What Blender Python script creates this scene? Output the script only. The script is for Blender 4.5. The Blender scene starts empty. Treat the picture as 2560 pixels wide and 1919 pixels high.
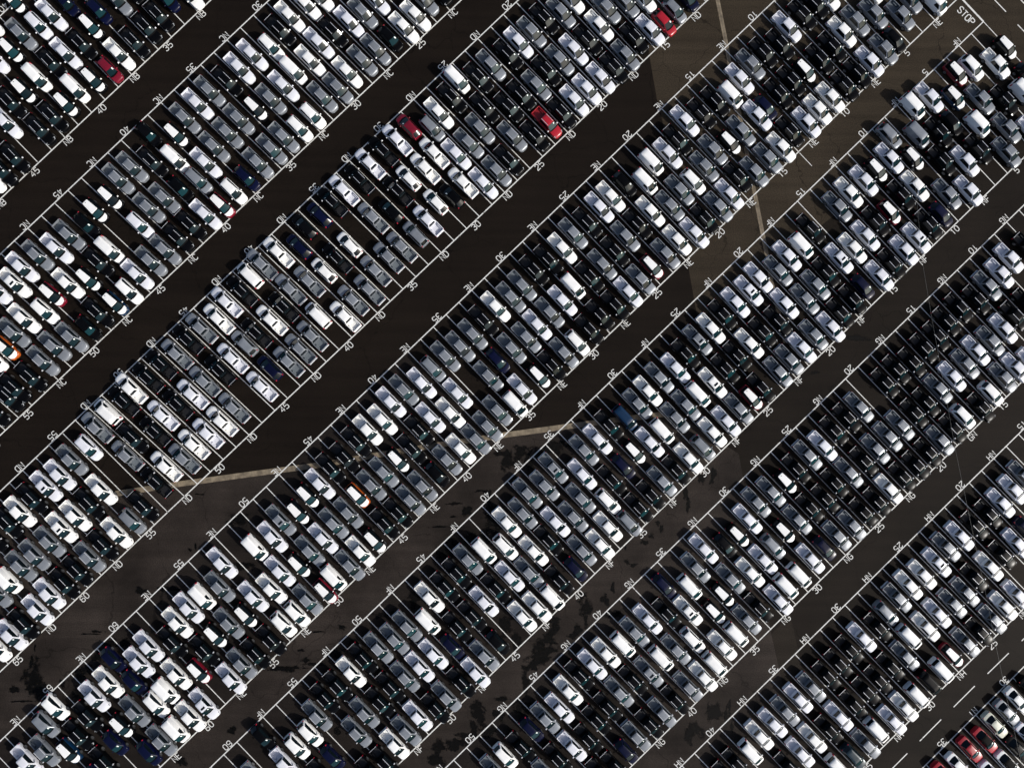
import bpy, math, random
from math import radians, sin, cos, pi
from mathutils import Matrix, Vector
import numpy as np
random.seed(7)
SC = bpy.context.scene
COL = SC.collection

# ------------------------------------------------------------------ camera, sky, sun, exposure
CAM_H, TILT_X, TILT_Y = 100.474, -0.000123, 0.024484
FPX = 1707.0
cd = bpy.data.cameras.new('camera'); cam = bpy.data.objects.new('camera', cd); COL.objects.link(cam)
cd.sensor_width = 36.0; cd.lens = FPX / 2560 * 36.0; cd.clip_start = 1.0; cd.clip_end = 6000.0
th = math.hypot(TILT_X, TILT_Y)
R = Matrix.Rotation(th, 3, Vector((TILT_X / th, TILT_Y / th, 0)))
cam.matrix_world = Matrix.Translation((0, 0, CAM_H)) @ R.transposed().to_4x4()
SC.camera = cam
SUN_EL = radians(31.0); SX, SY = 0.92, -0.40
_n = math.hypot(SX, SY); SUN = Vector((SX / _n * cos(SUN_EL), SY / _n * cos(SUN_EL), sin(SUN_EL)))
w = bpy.data.worlds.new('World'); SC.world = w; w.use_nodes = True
nt = w.node_tree; nt.nodes.clear()
o = nt.nodes.new('ShaderNodeOutputWorld'); b = nt.nodes.new('ShaderNodeBackground'); s = nt.nodes.new('ShaderNodeTexSky')
s.sky_type = 'NISHITA'; s.sun_disc = False; s.sun_elevation = SUN_EL; s.sun_rotation = math.atan2(SX, SY)
s.air_density = 0.75; s.dust_density = 3.0; s.ozone_density = 1.0
b.inputs['Strength'].default_value = 0.12
nt.links.new(s.outputs[0], b.inputs[0]); nt.links.new(b.outputs[0], o.inputs[0])
sl = bpy.data.lights.new('sun', 'SUN'); so = bpy.data.objects.new('sun', sl); COL.objects.link(so)
sl.energy = 4.2; sl.angle = radians(0.5); sl.color = (1.0, 0.965, 0.91)
so.rotation_euler = (-SUN).to_track_quat('-Z', 'Y').to_euler(); so.location = (60, -40, 80)
SC.view_settings.view_transform = 'Standard'; SC.view_settings.look = 'None'
SC.view_settings.exposure = 0.05; SC.view_settings.gamma = 1.0
SC.cycles.max_bounces = 5; SC.cycles.diffuse_bounces = 3; SC.cycles.glossy_bounces = 3
SC.cycles.sample_clamp_indirect = 3.0; SC.cycles.sample_clamp_direct = 4.0

# ------------------------------------------------------------------ materials
def mat(name, col, rough=0.5, metal=0.0, spec=0.5, coat=0.0):
    m = bpy.data.materials.new(name); m.use_nodes = True
    p = m.node_tree.nodes['Principled BSDF']
    p.inputs['Base Color'].default_value = (*col, 1); p.inputs['Roughness'].default_value = rough
    p.inputs['Metallic'].default_value = metal; p.inputs['Specular IOR Level'].default_value = spec
    p.inputs['Coat Weight'].default_value = coat; p.inputs['Coat Roughness'].default_value = 0.06
    return m
def N(m, t, **kw):
    n = m.node_tree.nodes.new(t)
    for k, v in kw.items(): setattr(n, k, v)
    return n
def L(m, a, b): m.node_tree.links.new(a, b)
def vary(m, amount=0.12, scale=0.7):
    """dust film and slight unevenness on a car panel, different on each car"""
    p = m.node_tree.nodes['Principled BSDF']; c = tuple(p.inputs['Base Color'].default_value)
    oi = N(m, 'ShaderNodeObjectInfo'); tc = N(m, 'ShaderNodeTexCoord')
    ad = N(m, 'ShaderNodeVectorMath', operation='ADD'); no = N(m, 'ShaderNodeTexNoise')
    no.inputs['Scale'].default_value = scale; no.inputs['Detail'].default_value = 4
    mr = N(m, 'ShaderNodeMapRange'); mr.inputs['From Min'].default_value = 0.3; mr.inputs['From Max'].default_value = 0.7
    mr.inputs['To Min'].default_value = 1 - amount; mr.inputs['To Max'].default_value = 1 + amount * 0.5
    L(m, oi.outputs['Location'], ad.inputs[0]); L(m, tc.outputs['Object'], ad.inputs[1])
    L(m, ad.outputs[0], no.inputs['Vector']); L(m, no.outputs['Fac'], mr.inputs['Value'])
    mr2 = N(m, 'ShaderNodeMapRange'); mr2.inputs['To Min'].default_value = 1 - amount * 0.8; mr2.inputs['To Max'].default_value = 1 + amount * 0.4
    L(m, oi.outputs['Random'], mr2.inputs['Value'])
    mu = N(m, 'ShaderNodeMath', operation='MULTIPLY'); L(m, mr.outputs[0], mu.inputs[0]); L(m, mr2.outputs[0], mu.inputs[1])
    vm = N(m, 'ShaderNodeVectorMath', operation='SCALE'); vm.inputs[0].default_value = c[:3]; L(m, mu.outputs[0], vm.inputs['Scale'])
    L(m, vm.outputs[0], p.inputs['Base Color'])
    return m
PAINT = {
 'w': vary(mat('paint_white', (.82, .825, .81), .38, 0, .3, .12), .05),
 's': vary(mat('paint_pearl', (.70, .715, .76), .38, .05, .3, .12), .07),
 'g': vary(mat('paint_grey', (.245, .265, .29), .34, .3, .3, .15), .14),
 'k': vary(mat('paint_black', (.0026, .0028, .0036), .3, 0, .08, 0), .3),
 'b': vary(mat('paint_navy', (.0022, .0035, .021), .3, 0, .2, .1), .2),
 'r': vary(mat('paint_red', (.34, .012, .022), .3, 0, .35, .3), .12),
 'R': vary(mat('paint_dark_red', (.16, .006, .018), .3, 0, .35, .3), .12),
 'o': vary(mat('paint_orange', (.42, .085, .012), .3, 0, .35, .3), .1),
 'u': vary(mat('paint_slate_blue', (.012, .030, .042), .3, .2, .4, .4), .2),
 'B': vary(mat('paint_blue', (.0025, .021, .058), .3, 0, .35, .3), .12),
 'c': vary(mat('paint_cream', (.55, .56, .46), .38, 0, .3, .12), .06)}
GLASS = mat('window_glass', (.005, .042, .050), .06, 0, .28)
def tint_glass(m):
    p = m.node_tree.nodes['Principled BSDF']; oi = N(m, 'ShaderNodeObjectInfo'); cr = N(m, 'ShaderNodeValToRGB')
    cr.color_ramp.elements[0].color = (.002, .006, .008, 1); cr.color_ramp.elements[1].color = (.006, .034, .040, 1)
    L(m, oi.outputs['Random'], cr.inputs[0]); L(m, cr.outputs[0], p.inputs['Base Color'])
tint_glass(GLASS)
SIDEGLASS = mat('side_glass', (.003, .006, .008), .08, 0, .3)
BLACKPL = mat('black_plastic', (.0022, .0022, .0026), .6, 0, .03)
RUBBER = mat('tyre_rubber', (.008, .008, .008), .8)
ALLOY = mat('wheel_alloy', (.35, .36, .38), .35, .8)
CHROME = mat('bright_trim', (.66, .67, .70), .35, .3)
LAMP = mat('lamp_lens', (.30, .32, .34), .12, 0, .6)
REDLENS = mat('red_lens', (.35, .012, .03), .15, 0, .6)
PAPER = mat('paper_label', (.78, .84, .80), .7)
LINER = {k: None for k in PAINT}
for k in PAINT:
    c = PAINT[k].node_tree.nodes['Principled BSDF'].inputs['Base Color'].default_value
LINERS = {'w': mat('bed_white', (.78, .78, .75), .5), 's': mat('bed_pearl', (.62, .63, .68), .5), 'g': mat('bed_grey', (.13, .15, .165), .5),
          'k': mat('bed_black', (.006, .006, .007), .6), 'r': mat('bed_red', (.22, .008, .014), .5)}

# ------------------------------------------------------------------ mesh helpers
class MB:
    def __init__(s): s.v = []; s.f = []; s.mi = []; s.mats = []; s.sm = []
    def m(s, mt):
        if mt not in s.mats: s.mats.append(mt)
        return s.mats.index(mt)
    def face(s, idx, mt, smooth=False): s.f.append(tuple(idx)); s.mi.append(s.m(mt)); s.sm.append(smooth)
    def poly(s, pts, mt):
        b = len(s.v); s.v += [tuple(p) for p in pts]; s.face(range(b, b + len(pts)), mt)
    def loft(s, rings, mt, cap0=True, cap1=True, closed=True, smooth=True):
        n = len(rings[0]); b = len(s.v)
        for r in rings: s.v += [tuple(p) for p in r]
        for i in range(len(rings) - 1):
            for j in range(n if closed else n - 1):
                k = (j + 1) % n
                s.face((b + i * n + j, b + i * n + k, b + (i + 1) * n + k, b + (i + 1) * n + j), mt, smooth)
        if cap0: s.face(tuple(b + j for j in range(n))[::-1], mt, smooth)
        if cap1: s.face(tuple(b + (len(rings) - 1) * n + j for j in range(n)), mt, smooth)
    def box(s, x0, x1, y0, y1, z0, z1, mt, bev=0.0):
        e = bev
        r = lambda z, q: [(x0 + q, y0 + q, z), (x1 - q, y0 + q, z), (x1 - q, y1 - q, z), (x0 + q, y1 - q, z)]
        if e: s.loft([r(z0, 0), r(z1 - e, 0), r(z1, e)], mt, smooth=False)
        else: s.loft([r(z0, 0), r(z1, 0)], mt, smooth=False)
    def tube(s, pts, rad, mt, n=6):
        rings = []
        for i, p in enumerate(pts):
            p = Vector(p); d = (Vector(pts[min(i + 1, len(pts) - 1)]) - Vector(pts[max(i - 1, 0)])).normalized()
            a = d.cross(Vector((0, 0, 1)));
            if a.length < 1e-3: a = Vector((1, 0, 0))
            a.normalize(); c = d.cross(a)
            rings.append([p + a * rad * cos(2 * pi * k / n) + c * rad * sin(2 * pi * k / n) for k in range(n)])
        s.loft(rings, mt)
    def mesh(s, name):
        me = bpy.data.meshes.new(name); me.from_pydata(s.v, [], s.f)
        for mt in s.mats: me.materials.append(mt)
        me.polygons.foreach_set('material_index', s.mi); me.polygons.foreach_set('use_smooth', s.sm)
        me.update(); me.set_sharp_from_angle(angle=radians(38))
        return me
    def obj(s, name, parent=None, **props):
        o = bpy.data.objects.new(name, s.mesh(name)); COL.objects.link(o)
        if parent: o.parent = parent
        for k, v in props.items(): o[k] = v
        return o

# ------------------------------------------------------------------ ground coordinates: u along a row (growing lane number), v down a lane
EU = Vector((-0.720660, -0.693288, 0)); EV = Vector((0.693288, -0.720660, 0))
LINES = {"NBb": [-92.4763, 2.6502, -69.2037, 0.0078], "NCt": [-92.5433, 2.6454, -63.3624, 0.0054], "NEb": [-91.4982, 2.5997, 6.4135, -0.0012], "NFt": [-91.5288, 2.6014, 11.588, -0.0024], "NFb": [-91.4952, 2.6045, 30.491, -0.0037], "NCb": [-92.0318, 2.6137, -43.9867, -0.0047], "NDt": [-91.9467, 2.6058, -38.311, -0.0019], "NDb1": [-91.3761, 2.5762, -19.0333, -0.0102], "NDb2": [-93.4326, 2.6286, -19.3006, -0.0055], "NEt": [-91.3515, 2.5941, -12.2531, -0.0029], "NGt": [-91.5314, 2.6052, 35.6226, -0.0022], "NGb": [-91.7035, 2.6099, 54.4163, 0.0042], "NHt": [-91.7693, 2.6116, 59.7097, 0.0024], "NHb": [-92.3054, 2.6266, 79.3361, -0.009], "NIt": [-102.9918, 2.6302, 85.1035, 0.011]}
def W3(u, v, z=0.0): p = EU * u + EV * v; return Vector((p.x, p.y, z))
def edge(row, side, k):
    """(u, v) of lane line k (37.5 lies between lanes 37 and 38) at the upper (t) or lower (b) edge of a row"""
    nm = row + side
    if nm == 'NDb': nm = 'NDb1' if k < 53 else 'NDb2'
    dv = 0.0
    if nm == 'NBt': nm = 'NBb'; dv = -19.0
    if nm == 'NIb': nm = 'NIt'; dv = 19.0
    a, b, c, d = LINES[nm]
    return a + b * k, c + d * k + dv
FEAT = {"st": [[1.68, -11.26, 0.85, 1.53], [1.08, -10.24, 1.53, 0.43], [-5.89, -17.54, 1.02, 0.26], [-4.19, -18.73, 0.85, 0.68], [-0.11, -19.6, 1.53, 2.04], [-1.98, -15.68, 1.02, 0.17], [-6.23, -19.49, 0.68, 0.17], [-2.83, -22.82, 2.39, 1.19], [-1.13, -16.7, 0.68, 1.36], [-7.25, -24.67, 1.36, 1.36], [-7.93, -20.93, 1.7, 0.14], [3.65, -10.25, 1.02, 1.19], [4.85, -11.1, 0.68, 1.53], [8.09, -9.57, 2.04, 1.02], [30.61, -13.92, 0.6, 0.85], [32.25, -13.58, 0.51, 1.11], [28.19, -16.31, 0.43, 1.02], [28.54, -17.85, 0.26, 1.19], [24.05, -20.58, 0.51, 0.34], [24.57, -21.26, 0.34, 0.68], [21.99, -23.3, 0.68, 0.34], [23.02, -22.45, 0.43, 0.51], [19.41, -26.2, 0.51, 0.43], [20.44, -26.72, 0.51, 0.34], [19.24, -24.15, 0.17, 0.43], [9.8, -8.55, 0.68, 0.2], [12.03, -9.07, 1.7, 0.51], [-66.95, -42.48, 1.36, 1.87], [-67.12, -40.47, 0.43, 1.02], [-66.13, -44.17, 1.53, 1.36], [-69.59, -44.13, 1.02, 0.51], [-68.6, -45.82, 1.36, 0.2], [-57.54, -35.87, 1.02, 0.2], [-58.7, -36.19, 1.53, 0.12], [-51.41, -30.03, 0.85, 0.51], [-47.59, -29.73, 2.21, 0.34], [-55.72, -37.56, 1.36, 0.51], [-53.73, -37.41, 0.85, 0.68], [-57.71, -39.39, 0.68, 0.85], [-59.2, -41.39, 1.19, 0.85], [-60.19, -42.05, 0.85, 0.68], [-62.67, -43.37, 0.34, 0.51], [-60.02, -44.74, 1.53, 1.02], [-38.25, -50.38, 0.68, 0.51], [-45.75, -54.66, 0.68, 0.85], [-66.63, -38.13, 0.17, 0.51], [-25.49, -36.15, 1.02, 0.17], [-22.46, -35.5, 0.6, 0.31], [-28.35, -38.83, 0.51, 0.26], [-27.68, -40.36, 0.68, 0.43], [-30.7, -41.51, 2.9, 0.34], [-26.5, -40.88, 2.21, 0.27], [-23.31, -39.22, 1.02, 0.85], [-11.83, -31.35, 0.85, 1.19], [-15.55, -33.86, 1.53, 0.68], [-20.61, -38.23, 1.19, 0.68], [-2.49, -48.27, 1.02, 1.87], [-3.17, -50.3, 0.68, 1.02], [0.57, -48.65, 1.02, 0.68], [1.08, -46.27, 1.02, 0.43], [-8.27, -53.3, 1.02, 1.36], [-8.61, -55.16, 1.19, 1.02], [-5.89, -52.82, 1.7, 1.02], [-3.68, -51.66, 2.04, 0.51], [-1.13, -51.01, 1.02, 1.02], [-4.53, -42.8, 1.02, 1.02], [-7.08, -31.55, 1.02, 0.68], [1.42, -35.37, 0.85, 1.7], [-23.14, -50.74, 0.51, 0.51], [13.4, -32.91, 0.94, 1.36], [13.4, -34.79, 0.43, 0.85], [16.14, -31.73, 0.68, 0.51], [16.49, -32.08, 0.34, 1.02], [17.35, -30.03, 0.26, 0.85], [12.03, -36.31, 0.68, 0.85], [8.78, -35.09, 0.68, 1.02], [8.44, -36.45, 0.85, 0.85], [7.58, -37.81, 1.53, 0.85], [6.73, -39.85, 1.87, 1.36], [5.53, -41.2, 1.19, 0.85], [6.38, -38.82, 0.85, 0.68], [4.34, -43.58, 0.51, 2.04], [4.17, -47.49, 1.53, 1.02], [11.34, -37.16, 0.68, 0.43], [17.35, -33.96, 1.02, 0.68], [12.71, -31.19, 0.85, 0.51], [32.51, -48.51, 1.19, 1.36], [29.57, -51.22, 1.19, 1.19], [34.76, -47.85, 0.34, 1.02], [35.11, -50.6, 0.26, 1.02], [34.24, -48.7, 0.26, 1.19], [28.71, -52.07, 0.68, 1.36], [3.14, -37.77, 0.68, 1.36], [-37.41, -19.59, 1.53, 0.85], [-38.58, -20.26, 1.02, 0.34], [-43.09, -16.03, 0.85, 0.14], [-43.59, -23.61, 0.2, 0.68], [-44.42, -24.11, 0.26, 0.26], [-37.08, -26.52, 2.04, 0.68], [53.74, 6.85, 2.04, 0.51], [47.46, 1.68, 0.68, 0.34]], "dr1": [[-58.04, -16.39], [-55.06, -15.9], [-46.76, -14.63], [-34.89, -13.02], [-24.82, -11.7], [-18.08, -10.5], [-7.93, -8.86], [1.42, -7.48], [11.0, -6.2], [17.86, -5.29], [23.88, -4.57], [26.47, -4.27]], "dr2": [[32.83, 57.96], [32.95, 56.93], [33.64, 53.5], [34.25, 50.42], [34.76, 47.33], [37.36, 34.13], [38.4, 28.81], [40.31, 19.22], [41.02, 15.09], [42.07, 10.79], [43.11, 6.15]], "seam": [[22.42, 51.65], [22.76, 48.57], [23.88, 42.24], [24.57, 39.68], [28.71, 16.59], [29.57, 11.79], [36.15, -10.33], [41.02, -37.08], [42.76, -44.67]], "dash": [[[76.9, -40.27], [73.67, -43.32]], [[71.73, -45.12], [68.51, -48.24]], [[66.62, -50.07], [63.37, -53.25]], [[61.48, -55.07], [58.29, -58.17]], [[82.07, -35.4], [78.88, -38.46]]], "dash2": [[[74.74, 57.5], [76.5, 55.71]], [[78.27, 53.82], [80.04, 52.02]], [[81.81, 50.13], [83.58, 48.33]]], "stop": [[70.42, 55.05]], "band": [[41.02, -37.08], [43.89, -34.18], [45.54, -42.12], [42.76, -44.76]], "cable": [[56.58, 30.02], [57.94, 16.33], [59.14, 9.57], [60.42, 2.79], [62.66, -9.16], [65.55, -22.74], [66.67, -28.03], [68.12, -35.62], [69.4, -41.95], [71.65, -52.08]]}

# ------------------------------------------------------------------ asphalt
def asphalt(name, col, rough=.7, spec=.06, blotch=.35, tint=None, scale=.05):
    m = mat(name, col, rough, 0, spec); p = m.node_tree.nodes['Principled BSDF']
    g = N(m, 'ShaderNodeNewGeometry')
    n1 = N(m, 'ShaderNodeTexNoise'); n1.inputs['Scale'].default_value = scale; n1.inputs['Detail'].default_value = 6; n1.inputs['Roughness'].default_value = .65
    n2 = N(m, 'ShaderNodeTexNoise'); n2.inputs['Scale'].default_value = 7.0; n2.inputs['Detail'].default_value = 3
    mp = N(m, 'ShaderNodeMapping'); mp.inputs['Rotation'].default_value = (0, 0, radians(136.1)); mp.inputs['Scale'].default_value = (.035, .9, 1)
    n3 = N(m, 'ShaderNodeTexNoise'); n3.inputs['Scale'].default_value = 1.0; n3.inputs['Detail'].default_value = 4
    L(m, g.outputs['Position'], n1.inputs['Vector']); L(m, g.outputs['Position'], n2.inputs['Vector'])
    L(m, g.outputs['Position'], mp.inputs['Vector']); L(m, mp.outputs[0], n3.inputs['Vector'])
    def rng(node, a, b, lo=.3, hi=.7):
        r = N(m, 'ShaderNodeMapRange'); r.inputs['From Min'].default_value = lo; r.inputs['From Max'].default_value = hi
        r.inputs['To Min'].default_value = a; r.inputs['To Max'].default_value = b; L(m, node.outputs['Fac'], r.inputs['Value']); return r.outputs[0]
    def mul(a, b):
        q = N(m, 'ShaderNodeMath', operation='MULTIPLY'); L(m, a, q.inputs[0]); L(m, b, q.inputs[1]); return q.outputs[0]
    f = mul(mul(rng(n1, 1 - blotch, 1 + blotch), rng(n2, .62, 1.38)), rng(n3, .84, 1.16))
    nd = N(m, 'ShaderNodeTexNoise'); nd.inputs['Scale'].default_value = .35; nd.inputs['Detail'].default_value = 3; L(m, g.outputs['Position'], nd.inputs['Vector'])
    va = N(m, 'ShaderNodeVectorMath', operation='MULTIPLY_ADD'); va.inputs[1].default_value = (4, 4, 0); L(m, nd.outputs['Color'], va.inputs[0]); L(m, g.outputs['Position'], va.inputs[2])
    vo = N(m, 'ShaderNodeTexVoronoi', feature='DISTANCE_TO_EDGE'); vo.inputs['Scale'].default_value = .075; L(m, va.outputs[0], vo.inputs['Vector'])
    ck = N(m, 'ShaderNodeMapRange'); ck.inputs['From Min'].default_value = .0015; ck.inputs['From Max'].default_value = .0045; ck.inputs['To Min'].default_value = .55; ck.inputs['To Max'].default_value = 1.0
    L(m, vo.outputs['Distance'], ck.inputs['Value']); f = mul(f, ck.outputs[0])
    sc = N(m, 'ShaderNodeVectorMath', operation='SCALE'); sc.inputs[0].default_value = col; L(m, f, sc.inputs['Scale'])
    L(m, sc.outputs[0], p.inputs['Base Color'])
    return m
A_DARK = asphalt('asphalt_dark', (.0088, .0064, .0047), blotch=.22)
A_BROWN = asphalt('asphalt_brown', (.0105, .0080, .0060), blotch=.3)
A_GLOW = asphalt('asphalt_painted_glow', (.032, .0248, .0168), blotch=.25)  # lighter tone: the glow at the upper right put into the colour
A_GREY = asphalt('asphalt_grey', (.0235, .0188, .0158), blotch=.5, scale=.09)
A_BAND = asphalt('asphalt_band', (.0175, .0138, .0102), blotch=.2)
A_BAY_SHADE = asphalt('asphalt_painted_shade', (.0135, .0108, .0092), blotch=.4, scale=.09)  # shade between parked vehicles put into a darker asphalt colour
WET = asphalt('wet_asphalt', (.0022, .0019, .0016), rough=.6, spec=.08, blotch=.3)
def soak(m):
    # the damp soaks in unevenly: it thins out towards the rim and breaks up with the grain of the asphalt
    nt_ = m.node_tree; p = nt_.nodes['Principled BSDF']; at = N(m, 'ShaderNodeAttribute'); at.attribute_name = 'soak'
    g = N(m, 'ShaderNodeNewGeometry'); n = N(m, 'ShaderNodeTexNoise'); n.inputs['Scale'].default_value = .9; n.inputs['Detail'].default_value = 8; n.inputs['Roughness'].default_value = .72
    L(m, g.outputs['Position'], n.inputs['Vector'])
    a = N(m, 'ShaderNodeMath', operation='MULTIPLY_ADD'); a.inputs[1].default_value = 2.6; L(m, n.outputs['Fac'], a.inputs[0]); L(m, at.outputs['Fac'], a.inputs[2])
    r_ = N(m, 'ShaderNodeMapRange'); r_.interpolation_type = 'SMOOTHSTEP'; r_.inputs['From Min'].default_value = 1.52; r_.inputs['From Max'].default_value = 1.86; r_.inputs['To Max'].default_value = .9
    L(m, a.outputs[0], r_.inputs['Value']); L(m, r_.outputs[0], p.inputs['Alpha'])
soak(WET)
def paint_mat():
    m = mat('line_paint', (.64, .64, .61), .6, 0, .3); p = m.node_tree.nodes['Principled BSDF']
    g = N(m, 'ShaderNodeNewGeometry'); n = N(m, 'ShaderNodeTexNoise'); n.inputs['Scale'].default_value = 2.2; n.inputs['Detail'].default_value = 8; n.inputs['Roughness'].default_value = .7
    L(m, g.outputs['Position'], n.inputs['Vector'])
    cr = N(m, 'ShaderNodeValToRGB'); cr.color_ramp.elements[0].position = .30; cr.color_ramp.elements[0].color = (.16, .15, .14, 1)
    cr.color_ramp.elements[1].position = .46; cr.color_ramp.elements[1].color = (.64, .64, .61, 1)
    L(m, n.outputs['Fac'], cr.inputs[0]); L(m, cr.outputs[0], p.inputs['Base Color'])
    return m
LINEPAINT = paint_mat()
def drain_mat():
    m = mat('drain_concrete', (.26, .21, .15), .8, 0, .2); p = m.node_tree.nodes['Principled BSDF']
    g = N(m, 'ShaderNodeNewGeometry'); n = N(m, 'ShaderNodeTexNoise'); n.inputs['Scale'].default_value = 1.2; n.inputs['Detail'].default_value = 6
    L(m, g.outputs['Position'], n.inputs['Vector'])
    cr = N(m, 'ShaderNodeValToRGB'); cr.color_ramp.elements[0].position = .3; cr.color_ramp.elements[0].color = (.09, .072, .05, 1)
    cr.color_ramp.elements[1].position = .7; cr.color_ramp.elements[1].color = (.24, .195, .135, 1)
    L(m, n.outputs['Fac'], cr.inputs[0]); L(m, cr.outputs[0], p.inputs['Base Color'])
    return m
DRAIN = drain_mat(); JOINT = mat('drain_joint', (.10, .082, .06), .9)
g = MB(); g.poly([(-3000, -3000, 0), (3000, -3000, 0), (3000, 3000, 0), (-3000, 3000, 0)], A_DARK); g.obj('ground', kind='structure')
def ragged(pts, amp, step, rnd):
    out = []
    for i in range(len(pts) - 1):
        a, b = Vector(pts[i]), Vector(pts[i + 1]); n = max(1, int((b - a).length / step)); nn = Vector((-(b - a).y, (b - a).x)).normalized()
        for k in range(n): out.append(a.lerp(b, k / n) + nn * rnd.uniform(-amp, amp))
    out.append(Vector(pts[-1])); return out
rz = random.Random(3)
seam = [tuple(p) for p in FEAT['seam']]
top = (seam[0][0] - 4.5, seam[0][1] + 26); bot = (seam[-1][0] + 4, seam[-1][1] - 26)
z1 = MB(); z1.poly([(p[0], p[1], .004) for p in ragged([top] + seam + [bot], .05, 2, rz)] + [(160, -72, .004), (160, 80, .004)], A_BROWN)
z1.obj('asphalt_east', kind='structure')
glow = MB(); cr = lambda u, v: tuple(W3(u, v, .006))
up_ = [p for p in seam if p[1] > 3]
q0 = Vector(seam[-5]); vq = W3(0, 0)
hit = Vector((30.0, 9.4))
glow.poly([(*p, .006) for p in [top] + up_] + [(hit.x, hit.y, .006), cr(-90.2, 21), cr(-90.2, 140), cr(-150, 140), cr(-190, 21)], A_GLOW)
glow.obj('painted_glow_northeast', kind='structure')  # sheet that paints the north-east glow onto the asphalt
dr1 = FEAT['dr1'][1:]
j = len(dr1)
left = [(-140, dr1[0][1] - 17)] + [tuple(p) for p in dr1[:j]]
sm = [p for p in seam if p[1] < dr1[j - 1][1] - 1]
z2 = MB(); z2.poly([(p[0], p[1], .004) for p in left] + [(p[0] - .03, p[1], .004) for p in sm + [bot]] + [(-140, -75, .004)], A_GREY)
z2.obj('asphalt_southwest', kind='structure')
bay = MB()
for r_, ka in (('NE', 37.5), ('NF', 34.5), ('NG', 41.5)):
    kz = 78; bay.poly([W3(*edge(r_, 't', ka), .0065), W3(*edge(r_, 't', kz), .0065), W3(*edge(r_, 'b', kz), .0065), W3(*edge(r_, 'b', ka), .0065)][::-1], A_BAY_SHADE)
bay.obj('painted_bay_shade', kind='structure')  # dark sheets painting the shade under the parked rows
z3 = MB(); z3.poly([(*p, .008) for p in [FEAT['band'][0], FEAT['band'][3], FEAT['band'][2], FEAT['band'][1]]], A_BAND)
z3.obj('asphalt_repair_strip', kind='structure')
# wet patches left by standing water: ragged outlines, each a hair above the last
wet = MB(); rim = []
for i, (x, y, a, c) in enumerate(FEAT['st']):
    rs = random.Random(100 + i); ph = [rs.uniform(0, 6.28) for _ in range(7)]; am = [rs.uniform(.3, 1) for _ in range(7)]
    n = 48; z = .0102 + i * .00008; a *= 1.45; c *= 1.45
    rad = [max(.35, 1 + sum(am[h] * .24 / (h + 1) ** .7 * sin((h + 2) * 2 * pi * k / n + ph[h]) for h in range(7))) for k in range(n)]
    b0_ = len(wet.v); wet.v.append((x, y, z)); rim.append(1.0)
    for q in (.34, .67, 1.0):
        for k in range(n):
            wet.v.append((x + a * q * rad[k] * cos(2 * pi * k / n), y + c * q * rad[k] * sin(2 * pi * k / n), z)); rim.append(1 - q)
    for k in range(n):
        k2 = (k + 1) % n; wet.face((b0_, b0_ + 1 + k, b0_ + 1 + k2), WET)
        for q in (0, 1): wet.face((b0_ + 1 + q * n + k, b0_ + 1 + (q + 1) * n + k, b0_ + 1 + (q + 1) * n + k2, b0_ + 1 + q * n + k2), WET)
wo = wet.obj('wet_stains', kind='structure')
at = wo.data.attributes.new('soak', 'FLOAT', 'POINT'); at.data.foreach_set('value', rim)
# drainage channels with slab joints
def strip(name, pts, width, joint, seamed):
    d = MB(); P_ = [Vector(p) for p in pts]; z = .0185
    nrm = []
    for i in range(len(P_)):
        t = (P_[min(i + 1, len(P_) - 1)] - P_[max(i - 1, 0)]).normalized(); nrm.append(Vector((-t.y, t.x)))
    for i in range(len(P_) - 1):
        a, b = P_[i], P_[i + 1]; na, nb = nrm[i], nrm[i + 1]; h = width / 2
        d.poly([(*(a - na * h), z), (*(b - nb * h), z), (*(b + nb * h), z), (*(a + na * h), z)], DRAIN)
        n = max(1, int((b - a).length / joint)); t = (b - a).normalized() * .022
        for k in range(n):
            f = (k + .5) / n; c = a.lerp(b, f); nn = na.lerp(nb, f) * (h * .97)
            d.poly([(*(c - nn - t), z + .003), (*(c - nn + t), z + .003), (*(c + nn + t), z + .003), (*(c + nn - t), z + .003)], JOINT)
        if seamed: d.poly([(*(a - na * .025), z + .004), (*(b - nb * .025), z + .004), (*(b + nb * .025), z + .004), (*(a + na * .025), z + .004)], JOINT)
    d.obj(name, kind='structure')
strip('drain_channel', dr1, .80, 1.15, False)
strip('drain_channel', FEAT['dr2'], .60, 1.5, True)

# ------------------------------------------------------------------ painted lines and lettering
ln = MB(); ZL = .024
def bar(p, q, wd, z=ZL, ext=0.0):
    p, q = Vector(p[:2]), Vector(q[:2]); t = (q - p).normalized(); nn = Vector((-t.y, t.x)) * wd / 2; p = p - t * ext; q = q + t * ext
    ln.poly([(*(p - nn), z), (*(q - nn), z), (*(q + nn), z), (*(p + nn), z)], LINEPAINT)
ROWS = {'NB': (22, 54), 'NC': (12, 62), 'ND': (1, 74), 'NE': (1, 76), 'NF': (1, 74), 'NG': (1, 64), 'NH': (1, 54), 'NI': (14, 46)}
for r, (k0, k1) in ROWS.items():
    for sd in 'tb':
        cuts = [k0 - .5, k1 + .5] if r + sd != 'NDb' else [k0 - .5, 52.5, 53.5, k1 + .5]
        for a, b_ in zip(cuts, cuts[1:]): bar(W3(*edge(r, sd, a)), W3(*edge(r, sd, b_)), .165, ZL + .004, .06)
    for k in range(k0 - 1, k1 + 1):
        bar(W3(*edge(r, 't', k + .5)), W3(*edge(r, 'b', k + .5)), .12)
bar(W3(*edge('NE', 'b', .5)), W3(*edge('NF', 't', .5)), .26, ZL + .002)
for a, b_ in FEAT['dash'] + FEAT['dash2']: bar(a, b_, .15)
x0 = edge('NE', 'b', 13.5); bar(W3(x0[0], x0[1] + .2), W3(x0[0], x0[1] + 2.9), .10)
e0 = edge('NE', 't', .5); bar(W3(e0[0] - 6.6, -70), W3(e0[0] - 6.6, 40), .16)
ln.obj('painted_lines', kind='structure')
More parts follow.
